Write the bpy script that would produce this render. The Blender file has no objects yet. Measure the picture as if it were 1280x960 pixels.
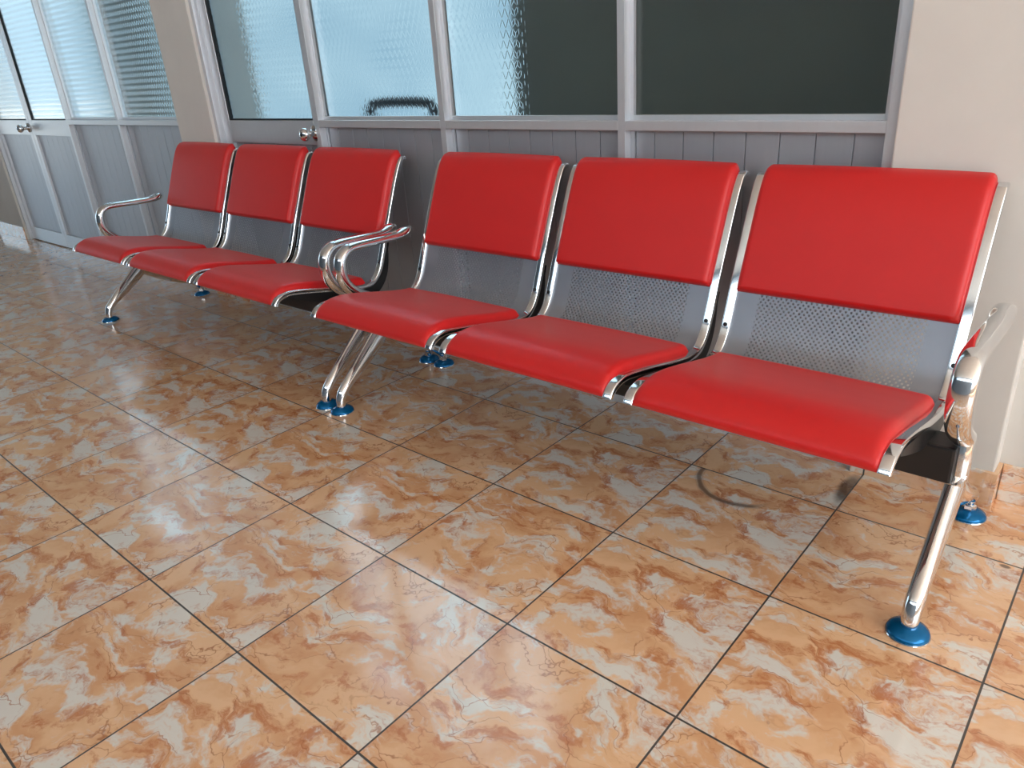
import bpy, bmesh, math, random
from mathutils import Vector, Matrix
C = bpy.context.scene.collection
PI = math.pi
T = 0.40                       # floor tile

# ------------------------------------------------------------------ helpers
def link(o):
    C.objects.link(o); return o

def mesh_obj(name, bm, mat, parent=None, smooth=None):
    me = bpy.data.meshes.new(name)
    bmesh.ops.recalc_face_normals(bm, faces=bm.faces)
    bm.to_mesh(me); bm.free()
    if smooth is not None:
        for p in me.polygons: p.use_smooth = True
        me.set_sharp_from_angle(angle=math.radians(smooth))
    me.materials.append(mat)
    o = link(bpy.data.objects.new(name, me))
    if parent is not None: o.parent = parent
    return o

def empty(name, loc, parent=None):
    o = link(bpy.data.objects.new(name, None)); o.location = loc
    o.empty_display_size = .1
    if parent is not None: o.parent = parent
    return o

def structure(o, label=None, cat=None):
    o['kind'] = 'structure'
    if label: o['label'] = label
    if cat: o['category'] = cat
    return o

def thing(o, label, cat, group=None):
    o['label'] = label; o['category'] = cat
    if group: o['group'] = group
    return o

def box(bm, x0, x1, y0, y1, z0, z1, bevel=0):
    v = [bm.verts.new((x, y, z)) for x in (x0, x1) for y in (y0, y1) for z in (z0, z1)]
    f = [bm.faces.new([v[i] for i in q]) for q in ((0,1,3,2),(4,6,7,5),(0,4,5,1),(2,3,7,6),(0,2,6,4),(1,5,7,3))]
    if bevel:
        es = set(e for q in f for e in q.edges)
        bmesh.ops.bevel(bm, geom=list(es), offset=bevel, segments=2, affect='EDGES', profile=.6)

def lathe(bm, prof, c, axis='z', n=32):
    """prof: (radius, height) list, spun round an axis through c."""
    rings = []
    for r, h in prof:
        ring = []
        for k in range(n):
            a = 2*PI*k/n
            if axis == 'z': p = (c[0]+r*math.cos(a), c[1]+r*math.sin(a), c[2]+h)
            elif axis == 'y': p = (c[0]+r*math.cos(a), c[1]+h, c[2]+r*math.sin(a))
            else: p = (c[0]+h, c[1]+r*math.cos(a), c[2]+r*math.sin(a))
            ring.append(bm.verts.new(p))
        rings.append(ring)
    for a, b in zip(rings, rings[1:]):
        for k in range(n):
            bm.faces.new((a[k], a[(k+1)%n], b[(k+1)%n], b[k]))
    bm.faces.new(rings[0]); bm.faces.new(rings[-1])

def catmull(pts, n=8):
    out = []
    P = [Vector(p) for p in pts]
    P = [P[0]*2-P[1]] + P + [P[-1]*2-P[-2]]
    for i in range(1, len(P)-2):
        p0, p1, p2, p3 = P[i-1:i+3]
        for k in range(n):
            t = k/n
            out.append(.5*((2*p1)+(p2-p0)*t+(2*p0-5*p1+4*p2-p3)*t*t+(3*p1-p0-3*p2+p3)*t**3))
    out.append(P[-2].copy())
    return out

def resample(pts, step):
    L = [0]
    for a, b in zip(pts, pts[1:]): L.append(L[-1]+(b-a).length)
    n = max(2, round(L[-1]/step)); out = []; j = 0
    for k in range(n+1):
        s = L[-1]*k/n
        while j < len(L)-2 and L[j+1] < s: j += 1
        t = (s-L[j])/max(1e-9, L[j+1]-L[j])
        out.append(pts[j].lerp(pts[j+1], t))
    return out, L[-1]

def normals2(path):
    """path: list of 2-vectors (y,z) from the seat front to the top; normals point at the sitter."""
    N = []
    for i in range(len(path)):
        a = path[max(0, i-1)]; b = path[min(len(path)-1, i+1)]
        d = (b-a).normalized()
        N.append(Vector((-d.y, d.x)))
    return N

def sweep_section(bm, path, section, x0):
    """closed section [(dx, dn)] carried along a (y,z) path."""
    N = normals2(path); rings = []
    for p, n in zip(path, N):
        rings.append([bm.verts.new((x0+dx, p.x+n.x*dn, p.y+n.y*dn)) for dx, dn in section])
    m = len(section)
    for a, b in zip(rings, rings[1:]):
        for k in range(m):
            bm.faces.new((a[k], a[(k+1)%m], b[(k+1)%m], b[k]))
    bm.faces.new(rings[0]); bm.faces.new(rings[-1])

def tube_yz(bm, ctrl, x, n=6, seg=20, power=1.0):
    """oval tube in a plane of constant x; ctrl: (y, z, half width in x, half depth in plane)."""
    P = catmull([(a, b, 0) for a, b, _, _ in ctrl], n)
    R = catmull([(c, d, 0) for _, _, c, d in ctrl], n)
    rings = []
    for i, (p, r) in enumerate(zip(P, R)):
        a = P[max(0, i-1)]; b = P[min(len(P)-1, i+1)]
        d = (b-a).normalized(); nrm = Vector((-d.y, d.x, 0))
        ring = []
        for k in range(seg):
            t = 2*PI*k/seg; c, s = math.cos(t), math.sin(t)
            c = math.copysign(abs(c)**power, c); s = math.copysign(abs(s)**power, s)
            ring.append(bm.verts.new((x+r.x*c, p.x+nrm.x*r.y*s, p.y+nrm.y*r.y*s)))
        rings.append(ring)
    for a, b in zip(rings, rings[1:]):
        for k in range(seg):
            bm.faces.new((a[k], a[(k+1)%seg], b[(k+1)%seg], b[k]))
    bm.faces.new(rings[0]); bm.faces.new(rings[-1])

# ------------------------------------------------------------------ materials
def lin(r, g, b):
    f = lambda c: (c/255/12.92) if c/255 <= .04045 else ((c/255+.055)/1.055)**2.4
    return (f(r), f(g), f(b), 1)

class NT:
    def __init__(s, name):
        s.m = bpy.data.materials.new(name); s.m.use_nodes = True
        s.t = s.m.node_tree; s.t.nodes.clear()
        s.out = s.n('ShaderNodeOutputMaterial')
    def n(s, typ, **kw):
        nd = s.t.nodes.new(typ)
        for k, v in kw.items(): setattr(nd, k, v)
        return nd
    def l(s, a, b): s.t.links.new(a, b)
    def setin(s, sock, v):
        if isinstance(v, bpy.types.NodeSocket): s.l(v, sock)
        else: sock.default_value = v
    def math(s, op, a, b=None, c=None):
        nd = s.n('ShaderNodeMath', operation=op)
        for i, v in enumerate((a, b, c)):
            if v is not None: s.setin(nd.inputs[i], v)
        return nd.outputs[0]
    def mix(s, fac, a, b, blend='MIX'):
        nd = s.n('ShaderNodeMix', data_type='RGBA', blend_type=blend)
        s.setin(nd.inputs['Factor'], fac); s.setin(nd.inputs['A'], a); s.setin(nd.inputs['B'], b)
        return nd.outputs['Result']
    def ramp(s, fac, lo, hi, smooth=True):
        nd = s.n('ShaderNodeMapRange', interpolation_type='SMOOTHSTEP' if smooth else 'LINEAR', clamp=True)
        s.setin(nd.inputs['Value'], fac); nd.inputs['From Min'].default_value = lo; nd.inputs['From Max'].default_value = hi
        return nd.outputs['Result']
    def noise(s, vec, scale, detail=4, rough=.55, dist=0.0):
        nd = s.n('ShaderNodeTexNoise')
        s.setin(nd.inputs['Vector'], vec)
        nd.inputs['Scale'].default_value = scale; nd.inputs['Detail'].default_value = detail
        nd.inputs['Roughness'].default_value = rough; nd.inputs['Distortion'].default_value = dist
        return nd.outputs['Fac']
    def bsdf(s, **kw):
        b = s.n('ShaderNodeBsdfPrincipled')
        for k, v in kw.items(): s.setin(b.inputs[k.replace('_', ' ')], v)
        return b
    def done(s, sh): s.l(sh, s.out.inputs['Surface']); return s.m
    def pos(s): return s.n('ShaderNodeNewGeometry').outputs['Position']
    def obj(s): return s.n('ShaderNodeTexCoord').outputs['Object']
    def bump(s, h, strength, dist):
        b = s.n('ShaderNodeBump'); b.inputs['Strength'].default_value = strength
        b.inputs['Distance'].default_value = dist; s.l(h, b.inputs['Height']); return b.outputs['Normal']

def mat_paint(name, col, rough=.7, scale=3, amount=.06, bump=.02):
    t = NT(name); p = t.pos()
    f = t.noise(p, scale, 5)
    dark = tuple(c*(1-amount*2) for c in col[:3])+(1,)
    light = tuple(min(1, c*(1+amount)) for c in col[:3])+(1,)
    c = t.mix(t.ramp(f, .3, .7), dark, light)
    nb = t.bump(t.noise(p, 60, 4), .15, bump*.05)
    b = t.bsdf(Base_Color=c, Roughness=rough, Normal=nb)
    return t.done(b.outputs[0])

def mat_metal(name, col, rough, metallic=1.0, scale=(4, 4, 4), var=.06, brush=0):
    t = NT(name); p = t.obj()
    mp = t.n('ShaderNodeMapping'); t.l(p, mp.inputs['Vector']); mp.inputs['Scale'].default_value = scale
    f = t.noise(mp.outputs[0], 6, 5)
    r = t.math('ADD', t.math('MULTIPLY', f, var), rough-var*.5)
    c = t.mix(f, tuple(x*.92 for x in col[:3])+(1,), col)
    b = t.bsdf(Base_Color=c, Roughness=r, Metallic=metallic)
    return t.done(b.outputs[0])

def mat_vinyl():
    t = NT('red_vinyl'); p = t.obj()
    f = t.noise(p, 9, 3)
    c = t.mix(f, lin(204, 24, 25), lin(212, 29, 29))
    v = t.n('ShaderNodeTexVoronoi', feature='DISTANCE_TO_EDGE'); t.l(p, v.inputs['Vector']); v.inputs['Scale'].default_value = 420
    nb = t.bump(t.math('MINIMUM', v.outputs['Distance'], .25), .12, .001)
    b = t.bsdf(Base_Color=c, Roughness=.42, Normal=nb)
    b.inputs['Specular IOR Level'].default_value = .5
    b.inputs['Sheen Weight'].default_value = .10; b.inputs['Sheen Roughness'].default_value = .45; b.inputs['Sheen Tint'].default_value = (1, .72, .70, 1)
    return t.done(b.outputs[0])

def mat_perforated():
    t = NT('perforated_steel')
    uv = t.n('ShaderNodeUVMap'); sep = t.n('ShaderNodeSeparateXYZ'); t.l(uv.outputs[0], sep.inputs[0])
    u, v = sep.outputs[0], sep.outputs[1]
    px, pz, r = .0124, .0146, .0026
    def grid(ou, ov):
        a = t.math('MULTIPLY', t.math('SUBTRACT', t.math('FRACT', t.math('ADD', t.math('DIVIDE', u, px), ou)), .5), px)
        b = t.math('MULTIPLY', t.math('SUBTRACT', t.math('FRACT', t.math('ADD', t.math('DIVIDE', v, pz), ov)), .5), pz)
        return t.math('SQRT', t.math('ADD', t.math('MULTIPLY', a, a), t.math('MULTIPLY', b, b)))
    d = t.math('MINIMUM', grid(0, 0), grid(.5, .5))
    hole = t.math('LESS_THAN', d, r)
    inside = t.math('LESS_THAN', t.math('ABSOLUTE', u), .192)
    hole = t.math('MULTIPLY', hole, inside)
    f = t.noise(t.obj(), 5, 3)
    col = t.mix(f, lin(148, 155, 165), lin(160, 166, 175))
    b = t.bsdf(Base_Color=col, Roughness=.38, Metallic=.75)
    tr = t.n('ShaderNodeBsdfTransparent')
    mx = t.n('ShaderNodeMixShader'); t.l(hole, mx.inputs[0]); t.l(b.outputs[0], mx.inputs[1]); t.l(tr.outputs[0], mx.inputs[2])
    return t.done(mx.outputs[0])

def mat_glass():
    t = NT('patterned_glass')
    sep = t.n('ShaderNodeSeparateXYZ'); t.l(t.pos(), sep.inputs[0])
    x, z = sep.outputs[0], sep.outputs[2]
    W, H = .0262, .0300
    zz = t.math('DIVIDE', z, H)
    row = t.math('FLOOR', zz); v = t.math('FRACT', zz)
    u = t.math('ADD', t.math('DIVIDE', x, W), t.math('MULTIPLY', t.math('MODULO', row, 2.0), .5))
    du = t.math('ABSOLUTE', t.math('SUBTRACT', t.math('FRACT', u), .5))
    s = t.math('MULTIPLY', t.math('SUBTRACT', t.math('MULTIPLY', t.math('SUBTRACT', 1.0, v), .5), du), 1.8)
    up = t.math('MINIMUM', v, s)
    dn = t.math('MINIMUM', t.math('SUBTRACT', 1.0, v), t.math('MULTIPLY', s, -1.0))
    h = t.math('MAXIMUM', up, dn)
    nb = t.bump(h, .36, .0012)
    b = t.bsdf(Base_Color=(.93, .965, .955, 1), Roughness=.08, IOR=1.5, Normal=nb)
    b.inputs['Transmission Weight'].default_value = 1
    return t.done(b.outputs[0])

def mat_tile(name, floor=True):
    """polished ceramic marble print, one offset of the print per tile, with grout."""
    t = NT(name)
    p = t.pos(); sep = t.n('ShaderNodeSeparateXYZ'); t.l(p, sep.inputs[0])
    x, y, z = sep.outputs
    if not floor: y = t.math('MULTIPLY', z, 1.0)
    gx = t.math('DIVIDE', x, T); gy = t.math('DIVIDE', y, T)
    ix = t.math('FLOOR', gx); iy = t.math('FLOOR', gy)
    fx = t.math('FRACT', gx); fy = t.math('FRACT', gy)
    cid = t.n('ShaderNodeCombineXYZ'); t.l(ix, cid.inputs[0]); t.l(iy, cid.inputs[1])
    wn = t.n('ShaderNodeTexWhiteNoise', noise_dimensions='2D'); t.l(cid.outputs[0], wn.inputs['Vector'])
    # four prints of the tile design, as sold in one box
    pick = t.math('FLOOR', t.math('MULTIPLY', wn.outputs['Value'], 4.0))
    loc = t.n('ShaderNodeCombineXYZ'); t.l(fx, loc.inputs[0]); t.l(fy, loc.inputs[1])
    rot = t.n('ShaderNodeVectorRotate', rotation_type='Z_AXIS'); t.l(loc.outputs[0], rot.inputs['Vector'])
    rot.inputs['Center'].default_value = (.5, .5, 0)
    t.l(t.math('MULTIPLY', pick, PI), rot.inputs['Angle'])
    cs = t.n('ShaderNodeCombineXYZ'); t.l(t.math('MULTIPLY', pick, 7.31), cs.inputs[2])
    add = t.n('ShaderNodeVectorMath', operation='ADD'); t.l(rot.outputs[0], add.inputs[0]); t.l(cs.outputs[0], add.inputs[1])
    base = add.outputs[0]
    # domain warp
    wz = t.n('ShaderNodeTexNoise'); t.l(base, wz.inputs['Vector']); wz.inputs['Scale'].default_value = 1.7; wz.inputs['Detail'].default_value = 5; wz.inputs['Roughness'].default_value = .55
    ws = t.n('ShaderNodeVectorMath', operation='SUBTRACT'); t.l(wz.outputs['Color'], ws.inputs[0]); ws.inputs[1].default_value = (.5, .5, .5)
    wm = t.n('ShaderNodeVectorMath', operation='SCALE'); t.l(ws.outputs[0], wm.inputs[0]); wm.inputs['Scale'].default_value = .85
    wa = t.n('ShaderNodeVectorMath', operation='ADD'); t.l(base, wa.inputs[0]); t.l(wm.outputs[0], wa.inputs[1])
    st = t.n('ShaderNodeMapping'); t.l(wa.outputs[0], st.inputs['Vector'])
    st.inputs['Rotation'].default_value = (0, 0, math.radians(35)); st.inputs['Scale'].default_value = (.9, 1.8, 1)
    w = st.outputs[0]
    cloud = t.noise(w, 2.2, 3, .5)
    tone = t.noise(w, 4.6, 7, .66)
    white = t.noise(w, 3.3, 6, .60)
    c = t.mix(t.ramp(cloud, .38, .62), lin(236, 192, 150), lin(220, 166, 121))
    c = t.mix(t.math('MULTIPLY', t.ramp(white, .475, .61), .85), c, lin(226, 228, 222))
    c = t.mix(t.math('MULTIPLY', t.ramp(tone, .51, .66), .85), c, lin(194, 120, 74))
    # veins: thin dark cracks and pale cracks
    v1 = t.n('ShaderNodeTexVoronoi', feature='DISTANCE_TO_EDGE'); t.l(w, v1.inputs['Vector']); v1.inputs['Scale'].default_value = 3.3
    crack = t.math('SUBTRACT', 1.0, t.ramp(v1.outputs['Distance'], .0, .024))
    gate = t.ramp(t.noise(w, 3.0, 3), .42, .58)
    c = t.mix(t.math('MULTIPLY', t.math('MULTIPLY', crack, gate), .7), c, lin(166, 98, 56))
    v2 = t.n('ShaderNodeTexVoronoi', feature='DISTANCE_TO_EDGE'); t.l(w, v2.inputs['Vector']); v2.inputs['Scale'].default_value = 5.0
    crack2 = t.math('SUBTRACT', 1.0, t.ramp(v2.outputs['Distance'], .0, .022))
    gate2 = t.ramp(t.noise(w, 2.1, 3), .53, .64)
    c = t.mix(t.math('MULTIPLY', t.math('MULTIPLY', crack2, gate2), .6), c, lin(232, 190, 150))
    # grout
    ex = t.math('MINIMUM', fx, t.math('SUBTRACT', 1.0, fx)); ey = t.math('MINIMUM', fy, t.math('SUBTRACT', 1.0, fy))
    e = t.math('MINIMUM', t.math('MULTIPLY', ex, 1.1), ey) if floor else ex
    jm = t.math('SUBTRACT', 1.0, t.ramp(e, .0042, .0066))
    c = t.mix(jm, c, lin(66, 60, 55))
    rough = t.math('ADD', .075, t.math('MULTIPLY', t.noise(p, 5, 4), .07))
    if floor:
        # ring-shaped stain and grime beside a joint, under the near bench
        def dist(cx, cy, sx, sy):
            a = t.math('DIVIDE', t.math('SUBTRACT', x, cx), sx); b = t.math('DIVIDE', t.math('SUBTRACT', y, cy), sy)
            return t.math('SQRT', t.math('ADD', t.math('MULTIPLY', a, a), t.math('MULTIPLY', b, b)))
        nz = t.noise(p, 14, 4)
        d = t.math('ADD', dist(.560, 1.20, .121, .121), t.math('MULTIPLY', t.math('SUBTRACT', nz, .5), .12))
        ring = t.math('SUBTRACT', 1.0, t.ramp(t.math('ABSOLUTE', t.math('SUBTRACT', d, 1.0)), .02, .12))
        ring = t.math('MULTIPLY', ring, t.math('MULTIPLY', t.math('LESS_THAN', y, 1.199), t.math('SUBTRACT', 1.0, t.ramp(x, .62, .665))))
        c = t.mix(t.math('MULTIPLY', ring, .75), c, lin(62, 44, 32))
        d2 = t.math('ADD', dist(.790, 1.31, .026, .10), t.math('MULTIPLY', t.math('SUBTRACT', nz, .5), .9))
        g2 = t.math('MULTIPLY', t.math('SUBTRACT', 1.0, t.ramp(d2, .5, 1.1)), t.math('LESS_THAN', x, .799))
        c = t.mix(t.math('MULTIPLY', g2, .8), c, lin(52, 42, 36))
        d3 = t.math('ADD', dist(1.166, 1.188, .013, .008), t.math('MULTIPLY', t.math('SUBTRACT', nz, .5), .8))
        c = t.mix(t.math('MULTIPLY', t.math('SUBTRACT', 1.0, t.ramp(d3, .6, 1.1)), .8), c, lin(66, 52, 44))
        rough = t.math('ADD', rough, t.math('MULTIPLY', t.math('ADD', jm, ring), .5))
    h = t.math('SUBTRACT', t.math('MULTIPLY', t.noise(p, 9, 2), .15), jm)
    nb = t.bump(h, .29, .0012)
    b = t.bsdf(Base_Color=c, Roughness=rough, Normal=nb)
    b.inputs['Specular IOR Level'].default_value = .8
    b.inputs['Coat Weight'].default_value = .6; b.inputs['Coat Roughness'].default_value = .16
    return t.done(b.outputs[0])

M = dict(
    vinyl=mat_vinyl(),
    chrome=mat_metal('polished_chrome', (.84, .85, .86, 1), .07, 1, (3, 3, 3), .05),
    steel=mat_perforated(),
    black=mat_metal('black_coated_steel', lin(24, 24, 26), .38, 0, (5, 5, 5), .1),
    blue=mat_metal('blue_glide_plastic', lin(8, 108, 165), .16, .5, (5, 5, 5), .05),
    alu=mat_metal('satin_aluminium', (.72, .75, .79, 1), .38, .6, (9, 9, 3), .05),
    plank=mat_metal('brushed_aluminium_planks', (.52, .55, .60, 1), .42, .62, (14, 14, .4), .08),
    gasket=mat_metal('black_rubber_gasket', lin(22, 26, 30), .6, 0),
    glass=mat_glass(),
    wall=mat_paint('cream_wall_paint', lin(222, 219, 213), .55, 2.5, .03),
    bluewall=mat_paint('blue_grey_wall_paint', lin(132, 150, 168), .6, 2, .03),
    ceiling=mat_paint('white_ceiling_paint', lin(242, 242, 240), .8, 2, .02),
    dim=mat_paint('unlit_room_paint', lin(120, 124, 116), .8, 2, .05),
    ground=mat_paint('yard_concrete', lin(186, 184, 178), .85, 1.2, .08),
    tile=mat_tile('marble_print_floor_tile', True),
    btile=mat_tile('marble_print_skirting_tile', False),
    dark=mat_metal('dark_painted_tube', lin(40, 44, 50), .45, 0),
)

# ------------------------------------------------------------------ bench
PROFILE = [(.764,.386),(.770,.397),(.782,.407),(.804,.414),(.836,.415),(.92,.400),(1.0,.382),(1.075,.366),
           (1.135,.357),(1.175,.361),(1.203,.383),(1.222,.412),(1.242,.458),(1.264,.515),(1.288,.572),(1.312,.628),(1.342,.698),
           (1.365,.745),(1.380,.768),(1.392,.777),(1.402,.775)]
PATH, PLEN = resample(catmull([(a, b, 0) for a, b in PROFILE], 10), .008)
PATH = [Vector((p.x, p.y)) for p in PATH]
S_OF = [PLEN*i/(len(PATH)-1) for i in range(len(PATH))]
def s_at(test):
    for s, p in zip(S_OF, PATH):
        if test(p): return s
SEAT_W, RAIL_W, PITCH = .5475, .024, .5775

def sub_path(s0, s1, step):
    i0 = [i for i, s in enumerate(S_OF) if s >= s0-1e-6][0]; i1 = [i for i, s in enumerate(S_OF) if s <= s1+1e-6][-1]
    q, L = resample([Vector((p.x, p.y, 0)) for p in PATH[i0:i1+1]], step)
    return [Vector((p.x, p.y)) for p in q], L

def cushion(bm, s0, s1, thick, half, roll, end_roll, flat_end):
    path, L = sub_path(s0, s1, .007)
    N = normals2(path); nx = 44; n = len(path)
    top, bot = [], []
    for i, (p, nn) in enumerate(zip(path, N)):
        s = L*i/(n-1); e = min(s, L-s)
        q = max(0, 1-e/end_roll)
        le = (1-q**2.6)**(1/2.6)*(1 if flat_end else .22+.78*math.sin(PI/2*min(1, s/.14)))
        rt, rb = [], []
        for k in range(nx+1):
            a = -1+2*k/nx; a = math.copysign(1-(1-abs(a))**1.7, a)       # denser near the sides
            d = (1-abs(a))*half
            q = max(0, 1-d/roll); we = (1-q**2.4)**(1/2.4)
            crown = 1+.10*(1-a*a)
            h = thick*le*we*crown
            xx = a*half
            rt.append(bm.verts.new((xx, p.x+nn.x*(h+.002), p.y+nn.y*(h+.002))))
            rb.append(bm.verts.new((xx, p.x+nn.x*.0012, p.y+nn.y*.0012)))
        top.append(rt); bot.append(rb)
    for i in range(n-1):
        for k in range(nx):
            bm.faces.new((top[i][k], top[i][k+1], top[i+1][k+1], top[i+1][k]))
            bm.faces.new((bot[i][k], bot[i+1][k], bot[i+1][k+1], bot[i][k+1]))
        bm.faces.new((top[i][0], top[i+1][0], bot[i+1][0], bot[i][0]))
        bm.faces.new((top[i][nx], bot[i][nx], bot[i+1][nx], top[i+1][nx]))
    for k in range(nx):
        bm.faces.new((top[0][k], bot[0][k], bot[0][k+1], top[0][k+1]))
        bm.faces.new((top[-1][k], top[-1][k+1], bot[-1][k+1], bot[-1][k]))

def make_seat(parent, xc):
    """one moulded seat: perforated shell; its cushions, chrome edge rails and black brackets are sub-parts."""
    hw = SEAT_W/2-RAIL_W+.002
    bm = bmesh.new(); uvl = bm.loops.layers.uv.new('metres')
    path = PATH[1:]; S = S_OF[1:]; nx = 24
    rows = []
    for p in path: rows.append([bm.verts.new((-hw+2*hw*k/nx, p.x, p.y)) for k in range(nx+1)])
    for i in range(len(rows)-1):
        for k in range(nx):
            f = bm.faces.new((rows[i][k], rows[i][k+1], rows[i+1][k+1], rows[i+1][k]))
            for lp, (a, b) in zip(f.loops, ((i, k), (i, k+1), (i+1, k+1), (i+1, k))):
                lp[uvl].uv = (-hw+2*hw*b/nx, S[a])
    sh = mesh_obj('seat', bm, M['steel'], parent, 60)
    sh.location = (xc, 0, 0)
    bm = bmesh.new()
    s_end = s_at(lambda p: p.x > 1.150)
    cushion(bm, 0.0, s_end, .025, SEAT_W/2-RAIL_W+.001, .022, .016, False)
    mesh_obj('seat_cushion', bm, M['vinyl'], sh, 70)
    bm = bmesh.new()
    s0 = s_at(lambda p: p.x > 1.2 and p.y > .500)
    cushion(bm, s0, PLEN, .024, SEAT_W/2-RAIL_W+.001, .016, .011, True)
    mesh_obj('back_cushion', bm, M['vinyl'], sh, 70)
    for sd in (-1, 1):
        bm = bmesh.new()
        c = sd*(SEAT_W/2-RAIL_W/2)
        sec = []
        hw2, t0, t1, r = RAIL_W/2, -.009, .007, .0042
        for (cx, cn, a0) in ((hw2-r, t1-r, 0), (-hw2+r, t1-r, 90), (-hw2+r, t0+r, 180), (hw2-r, t0+r, 270)):
            for k in range(5):
                a = math.radians(a0+90*k/4); sec.append((cx+r*math.cos(a), cn+r*math.sin(a)))
        sweep_section(bm, PATH, sec, c)
        rl = mesh_obj('side_rail', bm, M['chrome'], sh, 50)
        # socket screw low on the back part of the rail
        j = min(range(len(PATH)), key=lambda i: abs(PATH[i].y-.428)+(PATH[i].x < 1.2)*9)
        p = PATH[j]; n = normals2(PATH)[j]
        bm = bmesh.new()
        prof = [(.0052, 0), (.0052, .0018), (.004, .0026), (.0005, .0026)]
        lathe(bm, prof, (0, 0, 0), 'z', 14)
        q = Vector((0, n.x, n.y)).to_track_quat('Z', 'Y')
        bmesh.ops.transform(bm, matrix=Matrix.Translation((c, p.x+n.x*.0078, p.y+n.y*.0078)) @ q.to_matrix().to_4x4(), verts=bm.verts)
        mesh_obj('rail_screw', bm, M['black'], sh, 40)
        # black bracket plate under the shell edge, deepest over the beam
        bm = bmesh.new()
        up, lo = [], []
        pts = [p for p in PATH if (p.x > .815 and p.y < .425)] + [p for p in PATH if p.x > 1.2 and .425 <= p.y < .50]
        nn = normals2(pts); m = len(pts)
        for i, (p, n) in enumerate(zip(pts, nn)):
            f = i/(m-1)
            dep = .006+.036*math.sin(PI*min(1, f*1.05))**.8 if f < .95 else .008
            up.append((p.x-n.x*.0095, p.y-n.y*.0095)); lo.append((p.x-n.x*(.0095+dep), p.y-n.y*(.0095+dep)))
        for i in range(m):          # the underside reaches down to the beam
            a, b = lo[i]
            if 1.035 < a < 1.105: lo[i] = (a, min(b, .322))
        xs = (c+sd*.004-.006, c+sd*.004+.006)
        V = [[[bm.verts.new((x, a, b)) for a, b in prof] for prof in (up, lo)] for x in xs]
        for i in range(m-1):
            bm.faces.new((V[0][0][i], V[0][0][i+1], V[0][1][i+1], V[0][1][i]))
            bm.faces.new((V[1][0][i], V[1][1][i], V[1][1][i+1], V[1][0][i+1]))
            bm.faces.new((V[0][0][i], V[1][0][i], V[1][0][i+1], V[0][0][i+1]))
            bm.faces.new((V[0][1][i], V[0][1][i+1], V[1][1][i+1], V[1][1][i]))
        for i in (0, m-1):
            bm.faces.new((V[0][0][i], V[0][1][i], V[1][1][i], V[1][0][i]))
        mesh_obj('support_bracket', bm, M['black'], sh, 40)
    return sh

def make_leg(root, x, front):
    bm = bmesh.new()
    if front:
        ctrl = [(1.085,.262,.019,.028),(1.060,.222,.019,.036),(.970,.150,.0185,.029),(.895,.094,.018,.019),(.866,.066,.018,.018),(.854,.040,.017,.017),(.853,.016,.016,.016)]
        fy = .853
    else:
        ctrl = [(1.060,.262,.019,.028),(1.085,.222,.019,.036),(1.190,.150,.0185,.029),(1.300,.094,.018,.019),(1.336,.066,.018,.018),(1.349,.044,.012,.012),(1.350,.016,.011,.011)]
        fy = 1.350
    tube_yz(bm, ctrl, x)
    lg = mesh_obj('leg', bm, M['chrome'], root, 40)
    bm = bmesh.new()
    lathe(bm, [(.034, .0), (.040, .002), (.0405, .005), (.038, .011), (.030, .017), (.018, .021), (.012, .022)], (x, fy, 0), 'z', 36)
    mesh_obj('foot', bm, M['blue'], lg, 35)
    bm = bmesh.new()
    lathe(bm, [(.036, .0), (.0408, .0004), (.0414, .0022), (.0405, .004)], (x, fy, 0), 'z', 36)
    mesh_obj('foot_rim', bm, M['chrome'], lg, 35)
    if not front:
        bm = bmesh.new(); lathe(bm, [(.013, .020), (.0155, .022), (.0155, .034), (.013, .036)], (x, fy, 0), 'z', 6)
        mesh_obj('levelling_nut', bm, M['chrome'], lg, 30)

def make_arm(root, x):
    bm = bmesh.new()
    ctrl = [(1.262,.556,.010,.006),(1.256,.556,.020,.014),(1.235,.551,.0235,.0175),(1.19,.545,.022,.0150),(1.10,.547,.022,.0145),(1.01,.549,.022,.0145),(.972,.543,.0225,.015),
            (.946,.519,.023,.016),(.938,.48,.023,.017),(.948,.440,.023,.018),(.975,.404,.023,.020),(1.015,.375,.023,.021),(1.055,.352,.022,.022),(1.082,.338,.018,.02)]
    tube_yz(bm, ctrl, x, 6, 24, .86)
    a = mesh_obj('armrest', bm, M['chrome'], root, 40)
    bm = bmesh.new()
    lathe(bm, [(.017, .0), (.0205, .003), (.0205, .098), (.017, .104)], (x, 1.071, .240), 'z', 28)
    mesh_obj('armrest_post', bm, M['chrome'], a, 35)

def make_bench(x_off, label):
    root = empty('waiting_bench', (x_off, 0, 0))
    thing(root, label, 'bench', 'red three-seat waiting benches')
    XL, XR = -.757, 1.059
    for k in range(3): make_seat(root, -.698+SEAT_W/2+k*PITCH)
    bm = bmesh.new(); box(bm, XL+.004, XR-.004, 1.034, 1.106, .248, .328, .006)
    mesh_obj('beam', bm, M['black'], root)
    for x in (XL, XR):
        make_leg(root, x, True); make_leg(root, x, False); make_arm(root, x)
    return root

make_bench(0, 'nearer three-seat bench with red vinyl cushions and chrome arms, in front of the windows')
make_bench(-1.900, 'farther three-seat bench with red vinyl cushions, under the aluminium door with a round knob')

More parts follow.
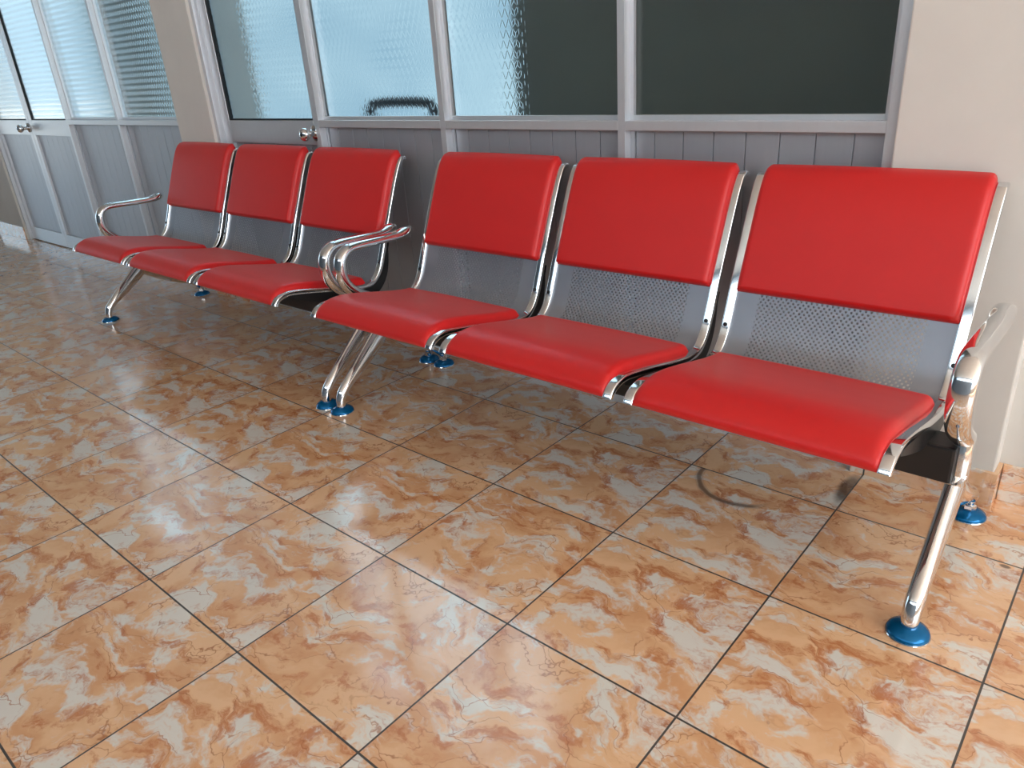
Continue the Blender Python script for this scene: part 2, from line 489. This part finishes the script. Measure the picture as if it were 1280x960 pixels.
# ------------------------------------------------------------------ the chair behind the glass
def make_tube_chair(xc, y):
    root = empty('tubular_chair', (xc, y, 0))
    thing(root, 'dark tubular chair blurred behind the textured glass pane next to the door', 'chair')
    def pipe(name, pts, r, mat, parent=root):
        P = catmull(pts, 8); bm = bmesh.new(); rings = []
        side = Vector((0, 1, 0)) if abs((P[-1]-P[0]).normalized().y) < .6 else Vector((1, 0, 0))
        for i, p in enumerate(P):
            d = (P[min(i+1, len(P)-1)]-P[max(0, i-1)]).normalized()
            n = d.cross(side).normalized(); m = n.cross(d)
            rings.append([bm.verts.new(p+r*(math.cos(2*PI*k/14)*n+math.sin(2*PI*k/14)*m)) for k in range(14)])
        for a, b in zip(rings, rings[1:]):
            for k in range(14): bm.faces.new((a[k], a[(k+1) % 14], b[(k+1) % 14], b[k]))
        bm.faces.new(rings[0]); bm.faces.new(rings[-1])
        return mesh_obj(name, bm, mat, parent, 50)
    w = .205
    pipe('back_hoop', [(-w, .02, .44), (-w, .01, .70), (-w, 0, .885), (-w+.012, 0, .922), (-w+.05, 0, .938), (0, 0, .942), (w-.05, 0, .938), (w-.012, 0, .922), (w, 0, .885), (w, .01, .70), (w, .02, .44)], .020, M['dark'])
    bm = bmesh.new(); box(bm, -w+.012, w-.012, -.006, .012, .58, .80, .005); mesh_obj('backrest', bm, M['dark'], root)
    bm = bmesh.new(); box(bm, -.21, .21, .03, .44, .43, .465, .012); mesh_obj('seat', bm, M['dark'], root)
    for sx in (-1, 1):
        pipe('leg', [(sx*w, .03, .44), (sx*(w+.004), .02, .22), (sx*(w+.01), 0, .0)], .012, M['dark'])
        pipe('leg', [(sx*.19, .42, .44), (sx*.197, .43, .22), (sx*.205, .44, .0)], .012, M['dark'])
make_tube_chair(-1.30, 1.76)

# ------------------------------------------------------------------ the setting
YF = 1.43                      # front plane of the aluminium partition
ZC = 2.75
XL0, XR0 = -14.5, 4.6
def plain(name, mat, args, label=None, bevel=0):
    bm = bmesh.new(); box(bm, *args, bevel)
    return structure(mesh_obj(name, bm, mat), label)

plain('floor', M['tile'], (XL0, XR0, -3.0, 2.5, -.06, 0), 'orange and white marble print tiled floor')
plain('ceiling', M['ceiling'], (XL0, XR0, -3.0, 1.62, ZC, ZC+.1))
plain('ground', M['ground'], (-45, 30, -40, -3.0, -.16, -.05), 'pale concrete yard outside')
plain('ground', M['ground'], (XR0, 30, -3.0, 12, -.16, -.05), 'pale concrete yard beyond the corridor end')
plain('ground', M['ground'], (-45, XL0, -3.0, 1.7, -.16, -.05), 'pale concrete yard beyond the far corridor end')
# front side of the corridor (behind the camera): wall with a high strip opening added for light
for nm, args in (('wall_front', (-3.0, -2.75, 0, ZC)),):
    bm = bmesh.new(); y0, y1 = args[0], args[1]
    for x0, x1, z0, z1 in ((XL0, -3.0, 0, ZC), (-3.0, XR0, 0, 2.05), (-3.0, XR0, 2.65, ZC)):
        box(bm, x0, x1, y0, y1, z0, z1)
    structure(mesh_obj(nm, bm, M['bluewall']))
plain('low_light_block', M['wall'], (XR0, XR0+.12, -3.0, 1.475, 0, .62))  # unseen low wall, added to keep low light from under the benches
# back side: pillars flush with the aluminium partition, recessed wall at the right
plain('pillar', M['wall'], (.762, 1.087, 1.415, 1.70, 0, ZC), 'cream plastered pillar at the right end of the windows', .004)
plain('pillar', M['wall'], (-2.612, -2.275, 1.415, 1.70, 0, ZC), 'cream plastered pillar between the two window sections', .004)
plain('pillar', M['wall'], (-6.2, -5.56, 1.415, 1.70, 0, ZC), 'cream plastered pillar beside the far double door', .004)
plain('wall_back', M['wall'], (1.087, XR0, 1.475, 1.70, 0, ZC), 'cream wall set back beside the right pillar')
plain('wall_left', M['wall'], (XL0, -6.2, 1.50, 1.70, 0, ZC), 'cream wall at the far left')
# corridor guessed behind the glass; height and rear openings shaped to light panes and floor
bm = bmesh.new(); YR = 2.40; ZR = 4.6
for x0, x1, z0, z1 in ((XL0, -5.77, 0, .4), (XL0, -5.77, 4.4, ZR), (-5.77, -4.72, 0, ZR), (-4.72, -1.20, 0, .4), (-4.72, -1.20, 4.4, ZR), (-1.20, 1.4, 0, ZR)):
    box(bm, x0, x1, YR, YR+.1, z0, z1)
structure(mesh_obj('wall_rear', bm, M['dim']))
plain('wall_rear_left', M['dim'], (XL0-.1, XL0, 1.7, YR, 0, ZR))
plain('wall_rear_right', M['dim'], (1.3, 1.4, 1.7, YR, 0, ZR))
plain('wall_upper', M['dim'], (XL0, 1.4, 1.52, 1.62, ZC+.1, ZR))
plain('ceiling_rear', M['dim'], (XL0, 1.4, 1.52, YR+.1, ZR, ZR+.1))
# tile skirting on the pillars and walls
def skirting(name, x0, x1, yf, side=None):
    bm = bmesh.new(); box(bm, x0, x1, yf-.009, yf+.001, 0, .100, .0015)
    if side: box(bm, x1-.001, x1+.009, yf-.009, side, 0, .100, .0015)
    structure(mesh_obj(name, bm, M['btile']))
skirting('baseboard_right', .764, 1.088, 1.415, 1.475)
skirting('baseboard_back', 1.098, XR0, 1.475)
skirting('baseboard_middle', -2.610, -2.277, 1.415)
skirting('baseboard_left', -6.198, -5.562, 1.415)

FW, FD = .025, .062            # front width and depth of the aluminium tube
ZR0, ZR1 = .875, .901          # sill rail
ZB = .095                      # bottom rail
ZT0, ZT1 = 2.08, 2.11
POSTS_R = [-2.262, -1.452, -.715, .0215, .749]
POSTS_L = [-2.600, -3.348, -4.090, -5.545]
def frame(name, posts, bays, label):
    bm = bmesh.new()
    for x in posts: box(bm, x-FW/2, x+FW/2, YF, YF+FD, 0, ZC, .0012)
    for a, b in bays:
        x0, x1 = a+FW/2, b-FW/2
        box(bm, x0, x1, YF, YF+FD, ZR0, ZR1, .0012)
        box(bm, x0, x1, YF, YF+FD, 0, ZB, .0012)
        box(bm, x0, x1, YF, YF+FD, ZT0, ZT1, .0012)
        box(bm, x0, x1, YF, YF+FD, ZC-.03, ZC, .0012)
    return structure(mesh_obj(name, bm, M['alu']), label)
BAYS_R = [(-1.452, -.715), (-.715, .0215), (.0215, .749)]
BAYS_L = [(-3.348, -2.600), (-4.090, -3.348)]
t1 = frame('trim_1', POSTS_R, BAYS_R, 'silver aluminium window framing behind the benches')
t2 = frame('trim_2', POSTS_L, BAYS_L, 'silver aluminium framing left of the middle pillar')
for nm, (a, b) in (('trim_3', (-2.262, -1.452)), ('trim_4', (-5.545, -4.090))):       # heads over the doors
    bm = bmesh.new(); box(bm, a+FW/2, b-FW/2, YF, YF+FD, ZT0, ZT1, .0012); structure(mesh_obj(nm, bm, M['alu']))

def planks(bm, x0, x1, y, z0, z1, pitch=.0915, start=None):
    x = x0 if start is None else start
    edges = [x0]
    k = x0+.062
    while k < x1-.012: edges.append(k); k += pitch
    edges.append(x1)
    box(bm, x0, x1, y+.006, y+.014, z0, z1)
    for a, b in zip(edges, edges[1:]): box(bm, a+.0013, b-.0013, y, y+.006, z0, z1, .0011)

def bead(bm, x0, x1, y, z0, z1, w=.013, d=.014):
    box(bm, x0, x0+w, y, y+d, z0, z1, .0012); box(bm, x1-w, x1, y, y+d, z0, z1, .0012)
    box(bm, x0+w, x1-w, y, y+d, z0, z0+w, .0012); box(bm, x0+w, x1-w, y, y+d, z1-w, z1, .0012)

win = 0
WLAB = ['textured glass pane above the nearer bench, next to the door', 'textured glass pane, half bright and half dark, above the nearer bench',
        'dark textured glass pane beside the right pillar', 'dark textured glass pane left of the middle pillar', 'bright textured glass pane beside the far double door']
for i, (a, b) in enumerate(BAYS_R+BAYS_L):
    x0, x1 = a+FW/2, b-FW/2
    win += 1
    bm = bmesh.new(); box(bm, x0+.004, x1-.004, YF+.042, YF+.047, ZR1+.004, ZT0-.004)
    w = mesh_obj('window_%d' % win, bm, M['glass']); structure(w, WLAB[i])
    bm = bmesh.new(); bead(bm, x0, x1, YF+.026, ZR1, ZT0)
    mesh_obj('glazing_bead', bm, M['alu'], w)
    bm = bmesh.new(); box(bm, x0+.004, x1-.004, YF+.042, YF+.047, ZT1+.004, ZC-.034)
    mesh_obj('transom_pane', bm, M['glass'], w)
    bm = bmesh.new()
    planks(bm, x0+.014, x1-.002, YF+.036, ZB, ZR0-.006)
    box(bm, x0, x0+.013, YF+.030, YF+.05, ZB, ZR0-.004, .001)
    box(bm, x0+.013, x1, YF+.030, YF+.042, ZR0-.006, ZR0, .0008)
    p = mesh_obj('plank_panel', bm, M['plank'], w)

def door_leaf(name, x0, x1, yd, knob_side, label, vertical_planks=True):
    root = empty(name, (x0 if knob_side > 0 else x1, yd, 0)); structure(root, label)
    ox = root.location.x; oy = yd
    def add(nm, bm, mat, sm=None):
        bmesh.ops.translate(bm, vec=(-ox, -oy, 0), verts=bm.verts); return mesh_obj(nm, bm, mat, root, sm)
    SW = .045
    bm = bmesh.new()
    box(bm, x0, x0+SW, yd, yd+.035, .008, ZT0-.004, .002); box(bm, x1-SW, x1, yd, yd+.035, .008, ZT0-.004, .002)
    box(bm, x0+SW, x1-SW, yd, yd+.035, .800, .898, .0015)
    box(bm, x0+SW, x1-SW, yd, yd+.035, .008, .105, .0015)
    box(bm, x0+SW, x1-SW, yd, yd+.035, ZT0-.06, ZT0-.004, .0015)
    add('door_frame', bm, M['alu'])
    bm = bmesh.new(); bead(bm, x0+SW, x1-SW, yd+.004, .898, ZT0-.06, .007, .02); add('gasket', bm, M['gasket'])
    bm = bmesh.new(); box(bm, x0+SW+.004, x1-SW-.004, yd+.012, yd+.017, .902, ZT0-.064); add('pane', bm, M['glass'], None)
    bm = bmesh.new(); planks(bm, x0+SW, x1-SW, yd+.014, .105, .800); add('plank_panel', bm, M['plank'])
    kx = (x1-.040) if knob_side > 0 else (x0+.040)
    bm = bmesh.new()
    lathe(bm, [(.027, .0), (.031, -.002), (.031, -.005), (.022, -.011), (.012, -.013), (.011, -.030), (.013, -.036), (.022, -.042), (.0265, -.052), (.0265, -.060), (.021, -.069), (.010, -.073), (.006, -.0735)],
          (kx, yd, .848), 'y', 28)
    kn = add('door_knob', bm, M['chrome'], 40)
    bm = bmesh.new(); lathe(bm, [(.0055, -.0735), (.0055, -.0748), (.001, -.0748)], (kx-ox, 0, .848), 'y', 14)
    mesh_obj('keyhole', bm, M['black'], kn, 30)
    return root
door_leaf('door_1', -2.262+FW/2+.022, -1.452-FW/2-.003, YF+.026, 1, 'aluminium door with textured glass and round chrome knob behind the farther bench')
def plain_leaf(name, x0, x1, yd, knob, label):
    root = door_leaf(name, x0, x1, yd, 1, label)
    if not knob:
        for o in list(root.children):
            if o.name.startswith('door_knob'):
                for c in list(o.children): bpy.data.objects.remove(c)
                bpy.data.objects.remove(o)
    return root
plain_leaf('door_2', -5.545+FW/2+.004, -4.822, YF+.020, True, 'left leaf of the far double door, with a small round knob')
plain_leaf('door_3', -4.816, -4.090-FW/2-.004, YF+.020, False, 'right leaf of the far double door, without a knob')
bm = bmesh.new(); box(bm, -2.262+FW/2, -2.262+FW/2+.018, YF+.030, YF+FD, 0, ZT0, .001)
structure(mesh_obj('trim_5', bm, M['alu']))

# ------------------------------------------------------------------ light: sky seen through the openings
w = bpy.data.worlds.new('sky'); bpy.context.scene.world = w; w.use_nodes = True
nt = w.node_tree; nt.nodes.clear()
out = nt.nodes.new('ShaderNodeOutputWorld'); bg = nt.nodes.new('ShaderNodeBackground')
tc = nt.nodes.new('ShaderNodeTexCoord'); sp = nt.nodes.new('ShaderNodeSeparateXYZ')
nt.links.new(tc.outputs['Generated'], sp.inputs[0])
def rng(sock, a, b, c=0, d=1):
    m = nt.nodes.new('ShaderNodeMapRange'); m.inputs['From Min'].default_value = a; m.inputs['From Max'].default_value = b
    m.inputs['To Min'].default_value = c; m.inputs['To Max'].default_value = d
    nt.links.new(sock, m.inputs['Value']); return m.outputs['Result']
def mixc(f, a, b, bt='MIX'):
    m = nt.nodes.new('ShaderNodeMix'); m.data_type = 'RGBA'; m.blend_type = bt
    for k, v in (('Factor', f), ('A', a), ('B', b)):
        if isinstance(v, bpy.types.NodeSocket): nt.links.new(v, m.inputs[k])
        else: m.inputs[k].default_value = v
    return m.outputs['Result']
cl = nt.nodes.new('ShaderNodeTexNoise'); cl.inputs['Scale'].default_value = 14; cl.inputs['Detail'].default_value = 4
nt.links.new(tc.outputs['Generated'], cl.inputs['Vector'])
clouds = rng(cl.outputs['Fac'], .35, .65)
north = mixc(clouds, (.30, .52, .70, 1), (.55, .80, .95, 1))            # blue shaded side, broken cloud
north = mixc(1.0, north, rng(sp.outputs[2], .08, .5, 1.0, 3.4), 'MULTIPLY')
side = mixc(rng(sp.outputs[0], -.6, .2), (1.2, 1.6, 1.9, 1), (4.4, 4.65, 4.85, 1))   # bluer to the west, bright haze to the east
nt.links.new(mixc(rng(sp.outputs[1], .1, .25), side, north), bg.inputs['Color'])
nt.links.new(bg.outputs[0], out.inputs['Surface'])
sl = bpy.data.lights.new('sun', 'SUN'); sl.energy = 15; sl.angle = math.radians(1.5); sl.color = (1, .97, .92)
so = link(bpy.data.objects.new('sun', sl)); so.rotation_euler = Vector((-.46, .10, -.88)).to_track_quat('-Z', 'Y').to_euler()
so.location = (8, -4, 12)

def portal(name, loc, rot, sx, sy):
    ld = bpy.data.lights.new(name, 'AREA'); ld.shape = 'RECTANGLE'; ld.size = sx; ld.size_y = sy
    ld.cycles.is_portal = True
    o = link(bpy.data.objects.new(name, ld)); o.location = loc; o.rotation_euler = rot
portal('sky_opening', (XL0, -.65, ZC/2), (PI/2, 0, -PI/2), 4.3, ZC)
portal('sky_opening', (.8, -3.0, 2.35), (PI/2, 0, 0), 7.6, .6)
portal('sky_opening', (XR0, -.65, ZC/2), (PI/2, 0, PI/2), 4.3, ZC)
portal('sky_opening', (-2.96, YR+.1, 2.4), (-PI/2, 0, 0), 3.52, 4.0)
portal('sky_opening', (-10.1, YR+.1, 2.4), (-PI/2, 0, 0), 8.7, 4.0)

# ------------------------------------------------------------------ camera
cam = bpy.data.cameras.new('camera'); co = link(bpy.data.objects.new('camera', cam))
cam.sensor_width = 36; cam.lens = 930.787/1280*36; cam.clip_start = .02
R = Matrix(((0.75653993, 0.65052984, -0.06677025), (0.21890397, -0.34813549, -0.91152769), (-0.61622105, 0.67499082, -0.40578197)))
rot = Matrix((R[0], -Vector(R[1]), -Vector(R[2]))).transposed()
co.matrix_world = Matrix.Translation((3.16857205*T, -1.20175312*T, 2.75261702*T)) @ rot.to_4x4()
sc = bpy.context.scene; sc.camera = co
sc.view_settings.view_transform = 'Standard'; sc.view_settings.look = 'None'
sc.view_settings.gamma = 1; sc.view_settings.use_curve_mapping = False
sc.view_settings.exposure = 0.0
sc.cycles.use_denoising = True
sc.cycles.max_bounces = 10; sc.cycles.diffuse_bounces = 5; sc.cycles.glossy_bounces = 5; sc.cycles.transmission_bounces = 6; sc.cycles.transparent_max_bounces = 12
sc.cycles.sample_clamp_indirect = 6
